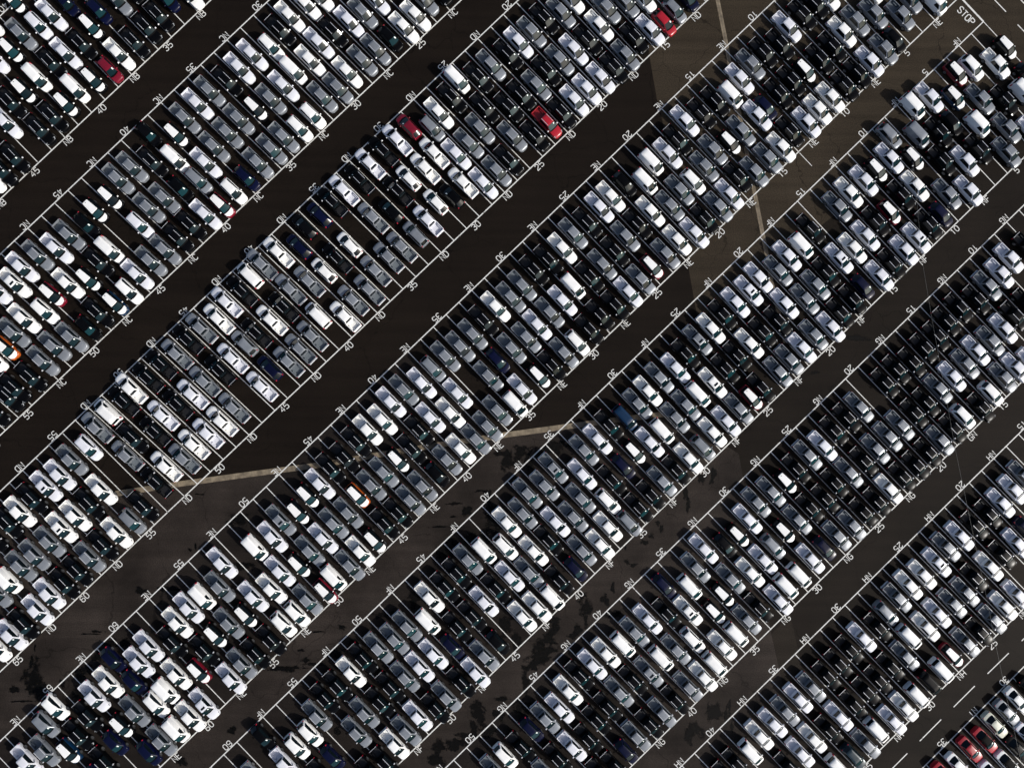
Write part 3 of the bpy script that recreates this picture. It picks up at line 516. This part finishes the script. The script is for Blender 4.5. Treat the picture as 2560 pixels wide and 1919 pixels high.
# what stands in each lane, from the upper end down: metres below the row's upper line, metres off the lane's middle, paint and kind (! = facing up the lane, x = sunroof)
CARS = """NB32 16.68,-0.49,wp
NB33 15.07,-0.65,bd
NB34 10.44,-0.85,kp 16.14,-0.52,kp
NB35 10.34,-0.62,gp 16.21,-0.35,kp
NB36 9.67,-0.99,bd 16.52,-0.41,kp
NB37 5.74,-0.93,bd 10.67,-0.68,kT 16.19,-0.53,wp
NB38 5.54,-0.93,sp 11.60,-0.75,kp 16.79,-0.40,rd
NB39 0.52,-0.82,kT 5.34,-0.71,sS 10.95,-0.66,sp 16.40,-0.46,kT
NB40 4.65,-0.69,gp 10.61,-0.42,kp 15.55,-0.53,wv
NB41 -0.09,-0.15,wp 5.37,-0.66,kT 10.70,-0.70,wv 16.27,-0.39,kT
NB42 4.29,-0.60,sp 10.78,-0.75,kT 16.22,-0.32,kp
NB43 10.74,-0.56,kp 16.24,-0.31,kp
NB44 12.26,-0.40,sp
NB45 16.63,-0.39,kp
NB46 16.71,-0.31,kp
NB47 16.24,0.41,wp
NC22 16.11,-0.78,kp
NC23 15.76,-0.62,gp
NC24 16.59,-0.45,wp
NC25 10.87,-0.40,sp 16.71,-0.29,wp
NC26 11.12,-0.46,gp 16.51,-0.22,kd
NC27 4.95,-0.61,wp 10.65,-0.16,sp 16.20,-0.25,gp
NC28 4.57,-0.21,wp 10.17,-0.25,kp 16.03,-0.14,gp
NC29 4.27,-0.46,wp 9.91,-0.21,sp 15.74,-0.27,wp
NC30 4.81,-0.20,kp 10.86,-0.27,wp 16.51,-0.27,gp
NC31 5.53,-0.24,wS 10.25,-0.40,wv 15.87,-0.15,gp
NC32 4.54,-0.34,sp 10.89,-0.36,sp 16.78,-0.45,wS
NC33 4.67,-0.37,sp 11.01,-0.36,gp 16.83,-0.51,wS
NC34 4.86,-0.34,kp 10.48,-0.28,kT 16.26,-0.38,gp
NC35 4.17,-0.48,gp 9.91,-0.43,gp 16.30,-0.22,gp
NC36 4.30,-0.38,sp 10.27,-0.35,gp 16.38,-0.43,gp
NC37 4.55,-0.52,gp 10.36,-0.54,gp 16.79,-0.55,bd
NC38 5.41,-0.47,kT 11.21,-0.40,sp 16.80,-0.59,wS
NC39 2.59,-0.52,kd 7.76,-0.41,wv 12.30,-0.36,gS 17.17,-0.59,rT
NC40 5.88,-0.36,kp 11.37,-0.37,kd 16.54,-0.55,sp
NC41 4.43,-0.28,gp 10.81,-0.30,gp 16.19,-0.49,kp
NC42 4.27,-0.23,gp 10.30,-0.23,gp 16.23,-0.47,kp
NC43 5.43,-0.36,kT 11.09,-0.30,sS 16.22,-0.41,gp
NC44 5.33,-0.53,kT 15.99,-0.38,gp
NC45 5.87,-0.33,kd 10.74,-0.58,wv 16.02,-0.48,sp
NC46 5.26,-0.39,gp 10.90,-0.39,kp 16.88,-0.46,wS
NC47 5.41,-0.40,sp 11.76,-0.51,kT 16.80,-0.44,bT
NC48 4.29,-0.32,gp 10.16,-0.32,wp 16.09,-0.46,kp
NC49 4.00,-0.41,sp 9.73,-0.39,rT 16.65,-0.42,kd
NC50 4.90,-0.14,wpx 10.69,-0.26,wS 16.08,-0.41,gp
NC51 3.64,-0.07,sp 9.47,-0.37,wp 15.32,-0.38,gp
NC52 9.93,-0.24,gp 15.69,-0.42,gp
NC53 10.70,0.02,oT 16.16,-0.61,kp
NC54 10.67,0.20,wS 15.70,-0.71,kp
NC55 16.02,0.29,kp
NC56 16.19,-0.01,kp
ND12 17.07,-0.85,bd
ND13 17.08,-0.89,gd
ND14 12.45,-0.54,wp 17.36,-0.67,rd
ND15 11.26,-0.36,gp 16.72,-0.38,sp
ND16 10.01,-0.36,gp 15.98,-0.41,kp
ND17 5.30,-0.58,wp 11.14,-0.28,wp 16.91,-0.44,gp
ND18 5.93,-0.46,gp 11.51,-0.40,kp 17.09,-0.39,kp
ND19 4.95,-0.34,kp 11.11,-0.26,sp 16.80,-0.23,sp
ND20 5.05,-0.37,gp 10.78,-0.25,gp 16.62,-0.31,sp
ND21 4.84,-0.22,sp 10.63,-0.20,kp 16.52,-0.18,sp
ND22 5.10,0.06,kp 11.12,-0.10,gp 16.59,-0.25,kp
ND23 4.46,-0.24,gp 10.65,-0.11,kp 16.13,-0.18,rp
ND24 4.56,-0.25,kp 10.68,-0.08,kp 16.33,-0.25,kp
ND25 2.61,-0.13,wv 8.31,-0.11,kp 14.08,-0.09,gp
ND26 4.04,0.08,kp 10.03,-0.08,gp 16.23,-0.30,kp
ND27 4.29,-0.20,wp 10.46,-0.18,gp 16.17,-0.12,gp
ND28 5.18,0.13,gS 10.37,-0.02,sp 16.11,-0.17,sp
ND29 2.62,0.49,rd! 7.89,0.39,wp! 13.91,0.35,wp!
ND30 2.83,0.49,sp! 8.63,0.47,wp! 14.21,0.43,kd!
ND31 2.70,0.50,kp! 7.97,0.34,wd! 13.21,0.73,wd!
ND32 2.66,0.44,sp! 8.35,0.51,kp! 14.38,0.58,sp!
ND33 3.27,0.42,kp! 9.68,0.35,kd! 14.61,0.49,gS!
ND34 2.81,0.23,sp! 8.62,0.39,gp! 14.53,0.31,gp!
ND35 2.98,0.47,kp! 14.32,0.47,gp!
ND36 2.99,0.40,bd! 9.10,0.39,wd! 14.42,0.36,gp!
ND37 2.76,0.26,kd! 9.35,0.37,kp! 15.76,0.33,gp!
ND38 4.26,0.25,bd! 9.26,0.31,wd! 15.24,0.19,gp!
ND39 2.78,0.20,wp! 8.92,0.29,gp! 16.15,0.29,wp!
ND40 2.43,-0.10,gp! 7.89,0.16,gp! 13.38,0.25,wv!
ND41 2.42,0.17,wv! 9.09,0.25,kp! 14.89,0.10,gp!
ND42 3.34,0.30,kp! 9.22,0.26,wp! 15.08,0.15,gp!
ND43 2.87,0.25,sp! 9.11,0.01,kp! 15.24,0.22,gp!
ND44 3.85,0.32,wp! 9.01,0.30,gS! 14.07,0.25,bd!
ND45 3.10,0.18,gp! 9.31,0.17,sp! 15.15,0.14,sp!
ND46 3.03,0.34,kp! 9.37,0.29,kp!
ND47 3.39,0.29,gp! 8.97,0.18,gp! 14.64,0.31,gp!
ND48 2.95,0.28,kp! 9.10,0.24,sp! 14.82,0.29,wp!
ND49 3.06,0.21,kp! 8.73,0.34,kp! 14.71,0.24,sp!
ND50 2.42,0.02,wp! 8.39,0.30,sp! 14.44,0.27,wp!
ND51 3.13,0.57,kp! 9.34,0.46,kp! 14.98,0.43,gp!
ND52 2.61,0.45,wv! 7.88,0.18,kp 14.01,0.43,wp!
ND53 3.14,0.45,gp! 9.04,0.56,gp! 14.73,0.69,kp!
ND54 4.45,0.23,sS 15.98,-0.19,kp
ND55 4.12,-0.09,gp 10.09,-0.14,wp 16.40,-0.18,gS
ND56 4.51,-0.18,sp 10.33,-0.11,kp 16.09,-0.29,wp
ND57 4.31,-0.10,spx 10.27,-0.13,wp 15.98,-0.29,kp
ND58 4.22,-0.11,kp 10.10,-0.08,wpx 15.91,-0.22,gp
ND59 4.39,-0.05,wp 10.39,-0.08,gp 16.13,-0.19,kp
ND60 4.31,0.26,kp 10.28,-0.31,gp 16.19,-0.12,kp
ND61 4.33,-0.09,kp 10.11,-0.13,gp 15.76,-0.08,sp
ND62 10.30,-0.29,wv 16.30,-0.24,sp
ND63 10.36,0.01,gp 16.35,-0.41,kp
ND64 16.27,-0.13,sp
ND65 15.87,-0.28,wp
NE2 16.65,-0.11,wv
NE3 13.54,-0.06,gp
NE4 8.51,-0.55,wp 14.56,-0.02,gp
NE5 11.65,-0.20,gp 16.56,-0.63,kd
NE6 4.76,-0.85,wp 10.55,-0.33,gp 16.49,-0.18,gp
NE7 4.56,-0.47,kp 10.36,-0.32,wp 16.36,-0.35,sp
NE8 4.50,-0.32,kp 10.94,-0.34,kp 16.32,-0.32,kp
NE9 4.20,-0.55,sp 10.96,-0.37,kp 16.40,-0.36,kp
NE10 5.40,-0.55,kp 10.65,-0.60,kT 16.15,-0.52,wp
NE11 4.55,-0.60,kp 10.40,-0.51,kp 16.14,-0.55,wp
NE12 4.51,-0.54,gp 10.46,-0.60,kp 16.37,-0.45,sp
NE13 4.93,-0.61,sp 10.57,-0.74,bd 15.64,-0.61,kp
NE14 5.67,-0.64,wv 10.61,0.15,sp 16.42,-0.56,wp
NE15 4.85,-0.41,kp 10.57,-0.58,gp 16.23,-0.52,gp
NE16 4.76,-0.47,kp 10.63,-0.47,kT 16.29,-0.76,gp
NE17 3.83,-0.42,sp 9.73,-0.36,gp 15.12,-0.50,kp
NE18 5.10,-0.55,kp 10.64,-0.40,gp 16.13,-0.52,sp
NE19 5.54,-0.37,sp 11.04,-0.51,wS 16.34,-0.38,gp
NE20 4.75,-0.44,wv 10.63,-0.25,gp 16.19,-0.49,kp
NE21 6.18,-0.48,wv 11.30,-0.29,gp 16.68,-0.42,sp
NE22 4.38,-0.29,kd 9.90,-0.35,wp 15.66,-0.42,wp
NE23 4.32,-0.47,wp 9.93,-0.44,kp 15.92,-0.44,gp
NE24 4.31,-0.18,sp 10.01,-0.35,gp 15.85,-0.62,rT
NE25 4.74,-0.41,kp 10.52,-0.42,kp 16.13,-0.49,gp
NE26 4.41,-0.43,gp 10.64,-0.48,gp 16.18,-0.50,sp
NE27 4.88,-0.48,wp 10.66,-0.49,kp 16.24,-0.67,kp
NE28 4.68,-0.56,kp 9.91,-0.57,wv 15.69,-0.66,kp
NE29 4.34,-0.53,kp 10.42,-0.58,sp 16.17,-0.64,kp
NE30 4.75,-0.74,gp 10.38,-0.53,gp 16.31,-0.65,wS
NE31 4.86,-0.48,gp 10.41,-0.50,sp 16.06,-0.52,gp
NE32 4.31,-0.47,wp 10.66,-0.33,gp 16.19,-0.47,kp
NE33 4.52,-0.54,kp 10.29,-0.38,gp 15.98,-0.30,kT
NE34 4.91,-0.47,gp 10.14,-0.50,bd 15.68,-0.82,sp
NE35 4.94,-0.40,gp 10.87,-0.43,gp 16.47,-0.41,wv
NE36 4.49,-0.36,gp 15.42,-0.36,gp
NE37 4.48,-0.33,gS 9.61,-0.22,sp 16.06,-0.39,gp
NE38 4.90,-0.34,sp 10.91,-0.33,wp 16.29,-0.30,gp
NE39 3.82,-0.33,gp 9.40,-0.31,sp 15.74,-0.27,wp
NE40 3.82,-0.29,sp 9.60,-0.17,kp 15.53,-0.20,gp
NE41 4.78,-0.35,wp 10.79,-0.22,kp 16.02,-0.12,kd
NE42 4.38,-0.34,wp 10.57,-0.20,kT 15.78,-0.20,gp
NE43 4.48,-0.14,kp 10.41,-0.27,gp 16.07,-0.26,gp
NE44 4.96,-0.32,kp 10.53,-0.26,gp 16.12,-0.27,kp
NE45 4.67,-0.25,kp 10.18,-0.16,oT 15.88,-0.17,kp
NE46 5.24,-0.32,sp 11.11,-0.26,gp 16.65,-0.33,kT
NE47 5.20,-0.19,kT 10.72,-0.25,gp 16.34,-0.22,wp
NE48 5.96,-0.25,kT 11.25,-0.24,sp 16.76,-0.11,gp
NE49 5.11,-0.22,gpx 11.22,-0.28,gp 16.37,-0.44,wv
NE50 6.03,-0.16,sp 11.60,-0.22,kT 16.98,-0.10,rT
NE51 5.37,-0.41,wv 10.35,-0.19,sp 16.07,-0.17,gp
NE52 11.34,-0.22,wp 16.45,-0.10,wS
NE53 3.71,-0.19,sp 10.33,-0.29,sp 16.19,0.07,wS
NE54 5.95,-0.19,gp 11.51,-0.32,kT 16.65,-0.17,kp
NE55 5.22,-0.34,wv 10.68,-0.26,gp 16.49,-0.50,kp
NE56 5.05,-0.29,sp 10.57,-0.24,kT 16.16,-0.35,gp
NE57 5.47,-0.31,wp 11.04,-0.27,kp 16.64,-0.34,sp
NE58 7.00,-0.16,kp 12.62,-0.32,rT
NE59 5.05,-0.39,sp 10.72,-0.34,wp 16.60,-0.39,spx
NE60 5.76,-0.40,sp 11.40,-0.44,wv 16.48,-0.47,wp
NE61 2.88,-0.25,bd 7.31,-0.34,bd 11.79,-0.22,wS 16.42,-0.62,wv
NE62 4.78,-0.33,wp 10.42,-0.49,gp 16.11,-0.60,gp
NE63 4.87,-0.55,sp 10.56,-0.60,kT 16.12,-0.56,bd
NE64 6.28,-0.55,kp 11.70,-0.45,bd
NE65 2.05,-0.41,wS 7.26,-0.74,kp 12.66,-0.74,kp
NE66 2.91,-0.49,gS 7.97,-0.70,bT 13.47,-0.39,bd
NE67 5.55,-0.58,gp
NE68 4.77,-0.68,sp
NE69 7.20,0.16,wp
NF1 4.99,0.33,kT 10.07,-0.17,kd
NF2 5.77,0.24,wp 11.57,0.26,wv
NF3 3.63,-0.20,wS 10.52,-0.02,kp 16.64,-0.04,sp
NF4 2.63,0.08,rT 7.93,0.09,gp 13.80,0.05,gp
NF5 4.99,-0.06,bT 10.30,-0.18,wv 16.41,0.15,gp
NF6 2.48,-0.13,sp 7.48,-0.33,kd 13.09,-0.01,kp
NF7 1.68,-0.27,wv 7.16,-0.08,kp 13.01,-0.12,sp
NF8 5.19,-0.18,gv 10.49,-0.06,kp 16.53,-0.16,sp
NF9 2.45,-0.62,gS 7.25,-0.40,kT 14.68,-0.27,gp
NF10 4.86,-0.33,sp 10.46,-0.38,wp 16.19,-0.39,bd
NF11 4.72,-0.37,kT 9.99,-0.23,kp 15.90,-0.17,kp
NF12 4.64,-0.21,sp 10.59,-0.61,rT 16.18,-0.30,spx
NF13 4.33,-0.44,wp 10.17,-0.49,kp 16.19,-0.31,sp
NF14 4.68,-0.53,gp 10.67,-0.42,sp 16.33,-0.46,kp
NF15 10.64,-0.50,wp 16.37,-0.38,sp
NF16 4.26,-0.48,kp 10.33,-0.41,spx 15.79,-0.67,bd
NF17 5.06,-0.64,wv 10.46,-0.65,kp 16.09,-0.55,kp
NF18 4.75,-0.60,sp 10.78,-0.43,gp 16.27,-0.65,kp
NF19 5.41,-0.47,gp 11.19,-0.45,gp 16.80,-0.47,sp
NF20 4.08,-0.68,sp 9.53,-0.50,sp 15.89,-0.55,gp
NF21 4.52,-0.46,spx 10.66,-0.41,kp 16.04,-0.52,sp
NF22 4.39,-0.50,sp 10.28,-0.57,kp 16.01,-0.48,gp
NF23 4.33,-0.51,kp 10.16,-0.55,wp 16.17,-0.30,gp
NF24 4.62,-0.56,wp 10.18,-0.52,kp 16.01,-1.19,kp
NF25 4.48,-0.56,gpx 10.33,-0.51,kp 16.08,-0.64,rT
NF26 4.71,-0.67,kp 10.57,-0.68,wpx 16.02,-0.48,gp
NF27 5.20,-0.56,sp 10.25,-0.79,wv 16.03,-0.49,sp
NF28 4.56,-0.66,gp 10.19,-0.58,gp 15.77,-0.49,wp
NF29 4.79,-0.65,wp 10.42,-0.40,gp 16.39,-0.45,gS
NF30 5.10,-0.42,gp 10.44,-0.55,wv 16.09,-0.46,wp
NF31 5.22,-0.58,bv 10.40,-0.39,sp 16.03,-0.37,kp
NF32 4.40,-0.43,kp 9.80,-0.42,kT 15.81,-0.40,gp
NF33 4.77,-0.43,sp 10.24,-0.46,bd 16.03,-0.37,kp
NF34 4.53,-0.38,gp 10.47,-0.43,kp 16.13,-0.35,kp
NF35 6.90,-0.39,sp 12.33,-0.37,wS 16.86,-0.31,gS
NF36 3.30,-0.24,gpx 9.26,-0.33,gp 15.03,-0.31,wp
NF37 4.25,-0.31,gp 10.44,-0.40,gp 16.11,-0.31,wp
NF38 3.32,-0.28,gp 9.17,-0.21,sp 14.92,-0.28,gp
NF39 4.96,-0.20,gp 10.38,-0.17,kp 16.18,-0.24,bd
NF40 4.29,-0.19,wp 10.00,-0.22,wp 15.66,-0.43,kp
NF41 6.67,-0.21,wS 11.79,-0.25,gp 16.77,-0.31,wv
NF42 4.90,-0.25,wv 10.25,-0.08,sp 16.25,-0.26,wp
NF43 4.25,-0.19,gp 10.00,-0.16,kp 15.75,-0.16,wp
NF44 4.47,-0.14,kp 10.27,-0.11,sp
NF45 4.72,-0.17,kp 10.53,-0.21,kp 15.96,-0.17,kd
NF46 4.29,-0.19,wp 10.15,-0.29,kp 15.97,-0.26,gp
NF47 6.64,-0.23,wv 11.75,-0.19,bd 16.89,-0.29,sp
NF48 5.07,-0.21,gp 10.64,-0.26,sp 16.41,-0.22,kp
NF49 5.10,-0.23,gp 10.59,-0.36,sp 16.43,-0.53,gp
NF50 4.41,-0.19,gp 10.15,-0.30,gp 16.51,-0.25,kp
NF51 3.93,-0.25,kp 9.71,-0.26,kp 15.55,-0.27,sp
NF52 4.21,-0.24,wp 10.21,-0.22,kp 15.92,-0.34,gp
NF53 4.24,-0.40,kp 9.80,-0.29,gp 16.14,-0.27,wp
NF54 4.25,-0.35,kp 11.01,-0.41,gp 16.93,-0.40,kp
NF55 5.30,-0.30,gp 16.55,-0.34,kp
NF56 6.42,-0.22,wS 11.20,-0.29,bd
NF57 6.44,-0.27,wS 11.86,-0.40,kp
NF58 2.03,-0.23,kd 6.97,-0.54,sp
NF60 5.55,0.24,gp
NG8 4.65,0.37,kp
NG9 3.95,-0.12,sp
NG10 4.57,-0.11,sp 10.48,-0.32,kp
NG11 4.59,-0.15,gp 10.58,-0.36,kp
NG12 4.93,-0.18,kp 10.88,-0.23,sp 17.43,-0.60,sp
NG13 3.91,-0.34,kp 10.85,-0.34,gp 16.35,-0.36,sp
NG14 4.12,-0.48,kp 10.35,-0.28,sp 16.07,-0.15,gp
NG15 4.64,-0.50,kp 10.67,-0.21,gp 16.53,-0.42,wS
NG16 4.62,-0.47,kp 10.61,-0.33,sp 16.92,-0.42,kp
NG17 4.89,-0.61,kp 10.46,-0.48,gp 16.05,-0.61,wS
NG18 4.06,-0.43,kp 10.63,-0.58,kp 16.23,-0.42,kp
NG19 4.30,-0.42,kp 10.55,-0.38,kp 16.21,-0.38,gp
NG20 10.43,-0.52,gp 16.21,-0.34,kp
NG21 4.26,-0.46,gp 10.36,-0.38,gp 16.28,-0.33,kp
NG22 4.06,-0.26,kp 10.38,-0.39,gp 16.10,-0.37,kp
NG23 4.07,-0.36,kp 10.42,-0.28,kp 16.01,-0.45,wp
NG24 4.57,-0.51,sp 10.12,-0.46,gp 16.13,-0.42,kp
NG25 4.00,-0.47,gp 9.70,-0.49,kp 15.80,-0.37,kp
NG26 4.22,-0.46,kp 10.40,-0.43,kp 16.07,-0.31,gp
NG27 4.46,-0.36,kT 9.76,-0.45,kp 15.61,-0.38,gp
NG28 4.09,-0.29,gp 9.76,-0.35,gp 15.64,-0.39,bd
NG29 3.69,-0.36,gp 9.52,-0.39,kT 15.27,-0.35,sp
NG30 4.56,-0.36,sp 10.07,-0.45,gS 15.85,-0.64,wv
NG31 5.19,-0.46,kT 10.45,-0.27,sp 15.66,-0.55,wv
NG32 4.96,-0.24,kd 10.48,-0.32,wp 16.37,-0.15,sp
NG33 3.17,-0.25,sp 9.12,-0.45,gp 15.01,-0.40,kp
NG34 4.36,-0.40,gp 9.94,-0.30,kT 15.14,-0.30,gp
NG35 5.75,-0.39,wv 10.88,-0.38,kT 15.58,-0.33,wv
NG36 2.98,-0.39,bd 8.10,-0.38,wpx 15.37,-0.30,wp
NG37 6.10,-0.31,kp 11.67,-0.28,wS 16.55,-0.38,wv
NG38 4.86,-0.30,sp 10.98,-0.37,gp 16.65,-0.25,wp
NG39 4.86,-0.37,gp 10.34,-0.24,wv 16.16,-0.25,gp
NG40 4.95,-0.27,wv 10.55,-0.32,gpx 16.15,-0.37,kp
NG41 4.12,-0.28,wp 9.71,-0.22,kp 16.20,-0.46,gp
NG42 3.95,-0.27,sp 9.61,-0.24,gp 16.01,-0.34,kp
NG43 3.70,-0.14,kp 9.93,-0.34,kp 15.98,-0.31,gp
NG44 4.20,-0.20,wp 10.16,-0.27,kp 16.58,-0.35,bd
NG45 5.19,-0.31,sp 11.26,-0.36,kp 16.94,-0.39,kp
NG46 4.75,-0.22,gp 10.49,-0.27,sp 16.12,-0.06,kp
NG47 4.55,-0.24,bd 10.18,-0.35,kp
NG48 5.23,-0.41,kp 10.76,-0.53,gp
NG49 4.63,-0.41,wS
NG50 5.09,-0.35,gp
NH17 4.44,-0.36,gp
NH18 4.91,-0.28,sp
NH19 5.09,-0.34,sp 10.51,-0.32,bd
NH20 4.89,-0.21,kp 11.02,-0.27,sp
NH21 4.70,-0.25,kp 10.72,-0.35,kp
NH22 4.30,-0.33,sp 10.62,-0.36,wp 16.59,-0.34,sp
NH23 4.04,-0.32,gp 10.21,-0.50,kp 16.36,-0.29,wp
NH24 4.70,-0.28,spx 10.84,-0.31,gp 16.62,-0.23,gp
NH25 4.47,-0.48,wp 10.73,-0.26,gp 16.51,-0.29,kp
NH26 4.12,-0.42,wp 10.16,-0.30,sp 16.29,-0.29,gp
NH27 4.27,-0.30,gp 10.37,-0.29,wp 16.15,-0.44,rT
NH28 4.76,-0.47,gS 9.70,-0.43,wv 16.73,-0.46,wv
NH29 5.36,-0.18,kp 11.31,-0.26,gp 16.69,-0.39,kv
NH30 4.83,-0.30,sp 10.84,-0.28,kp 16.79,-0.41,wv
NH31 4.69,-0.27,kp 10.91,-0.31,kp 16.63,-0.34,wp
NH32 5.02,-0.26,kp 10.84,-0.16,kp 16.79,-0.36,sp
NH33 5.07,-0.15,kp 10.95,-0.28,kp 16.22,-0.43,wv
NH34 4.83,-0.34,gp 10.78,-0.39,sp 16.55,-0.35,gp
NH35 4.62,-0.24,sp 11.04,-0.19,kp 16.57,-0.34,uS
NH36 4.61,-0.32,gp 10.35,-0.21,wp 16.05,-0.47,wv
NH37 4.57,-0.25,sp 10.59,-0.34,sp
NH38 4.46,-0.29,wp 10.70,-0.40,kp
NH39 5.36,-0.33,wv
NH40 4.87,-0.34,kp
NH41 5.19,-0.06,kp
NI29 2.65,-0.67,kd
NI30 2.34,-0.68,wd
NI31 2.52,-0.43,gd 7.22,-0.58,sd
NI32 2.62,-0.38,cd 7.47,-0.39,kd
NI33 3.14,-0.40,rk 8.08,-0.31,wk
NI34 2.52,-0.34,rd 7.46,-0.49,sd
NI35 3.02,-0.62,wd
NI36 2.52,-0.43,rd"""
cars = []
rj = random.Random(11)
for line in CARS.split('\n'):
    it = line.split(); row = it[0][:2]; k = int(it[0][2:])
    t0 = (Vector(edge(row, 't', k - .5)) + Vector(edge(row, 't', k + .5))) / 2; b0 = (Vector(edge(row, 'b', k - .5)) + Vector(edge(row, 'b', k + .5))) / 2
    Ld = (b0 - t0).normalized(); nn = Vector((-Ld.y, Ld.x)); n = len(it) - 1
    for i, e in enumerate(it[1:]):
        t, d, code = e.split(','); rev = '!' in code; sun = 'x' in code; code = code.replace('!', '').replace('x', '')
        c, kd = code[0], code[1]; top = False
        if row == 'NI' and kd == 'd': kd = 'e'
        if code in ('rk', 'wk'): kd = 'e'; top = True
        if kd == 'T' and c == 'b': c = 'B'
        if kd == 'T' and c == 'r': c = 'R'
        if code == 'bv': c = 'B'
        if code == 'rd' and row in ('NB', 'ND') and k in (38, 29): c = 'R'
        q = t0 + Ld * float(t) + nn * float(d); w3 = W3(q.x, q.y); dr = W3(Ld.x, Ld.y)
        rz = math.atan2(dr.y, dr.x) + (pi if rev else 0) + rj.gauss(0, .008)
        where = {1: ['alone in'], 2: ['upper end of', 'lower end of'], 3: ['upper end of', 'middle of', 'lower end of'], 4: ['upper end of', 'second down in', 'third down in', 'lower end of']}[n][i]
        what = CNAME[c] + ' ' + KINDS[kd][1]
        if kd == 'T': what += ' with white roof and bonnet'
        if kd == 'p' and sun: what += ' with sunroof'
        if top: what = CNAME[c] + ' sedan with black top'
        if rev: what += ' facing up-lane'
        lab = what + ', ' + where + ' lane ' + words(k) + ', row ' + row
        cars.append((kd, c, sun, top, (w3.x, w3.y, 0.0), rz, lab))
pk = sorted([i for i, q in enumerate(cars) if q[0] == 'p'], key=lambda i: math.hypot(cars[i][4][0] - 2, cars[i][4][1]))
single = set(pk[:300])
rest = []
for i, q in enumerate(cars):
    if q[0] == 'p' and i not in single: rest.append(q)
    else: place(*q)
# past three hundred pickups: the others, farther from the camera, are one object
V, F, MI, MATS, SM = [], [], [], [], []; nv = 0
for kd, c, sun, top, loc, rz, lab in rest:
    cz, sz = cos(rz), sin(rz)
    for pn, lst in template(kd, c, sun, top).items():
        for m in lst:
            a = np.array(m.v); V.append(np.c_[a[:, 0] * cz - a[:, 1] * sz + loc[0], a[:, 0] * sz + a[:, 1] * cz + loc[1], a[:, 2]])
            mm = []
            for mt in m.mats:
                if mt not in MATS: MATS.append(mt)
                mm.append(MATS.index(mt))
            F += [tuple(x + nv for x in f) for f in m.f]; MI += [mm[x] for x in m.mi]; SM += m.sm; nv += len(m.v)
me = bpy.data.meshes.new('outer_pickups'); me.from_pydata(np.concatenate(V).tolist(), [], F)
for mt in MATS: me.materials.append(mt)
me.polygons.foreach_set('material_index', MI); me.polygons.foreach_set('use_smooth', SM); me.update(); me.set_sharp_from_angle(angle=radians(38))
oo = bpy.data.objects.new('outer_pickups', me); COL.objects.link(oo)
oo['label'] = 'pickups in the outer lanes of the lot, away from its middle'; oo['category'] = 'pickups'; oo['kind'] = 'stuff'
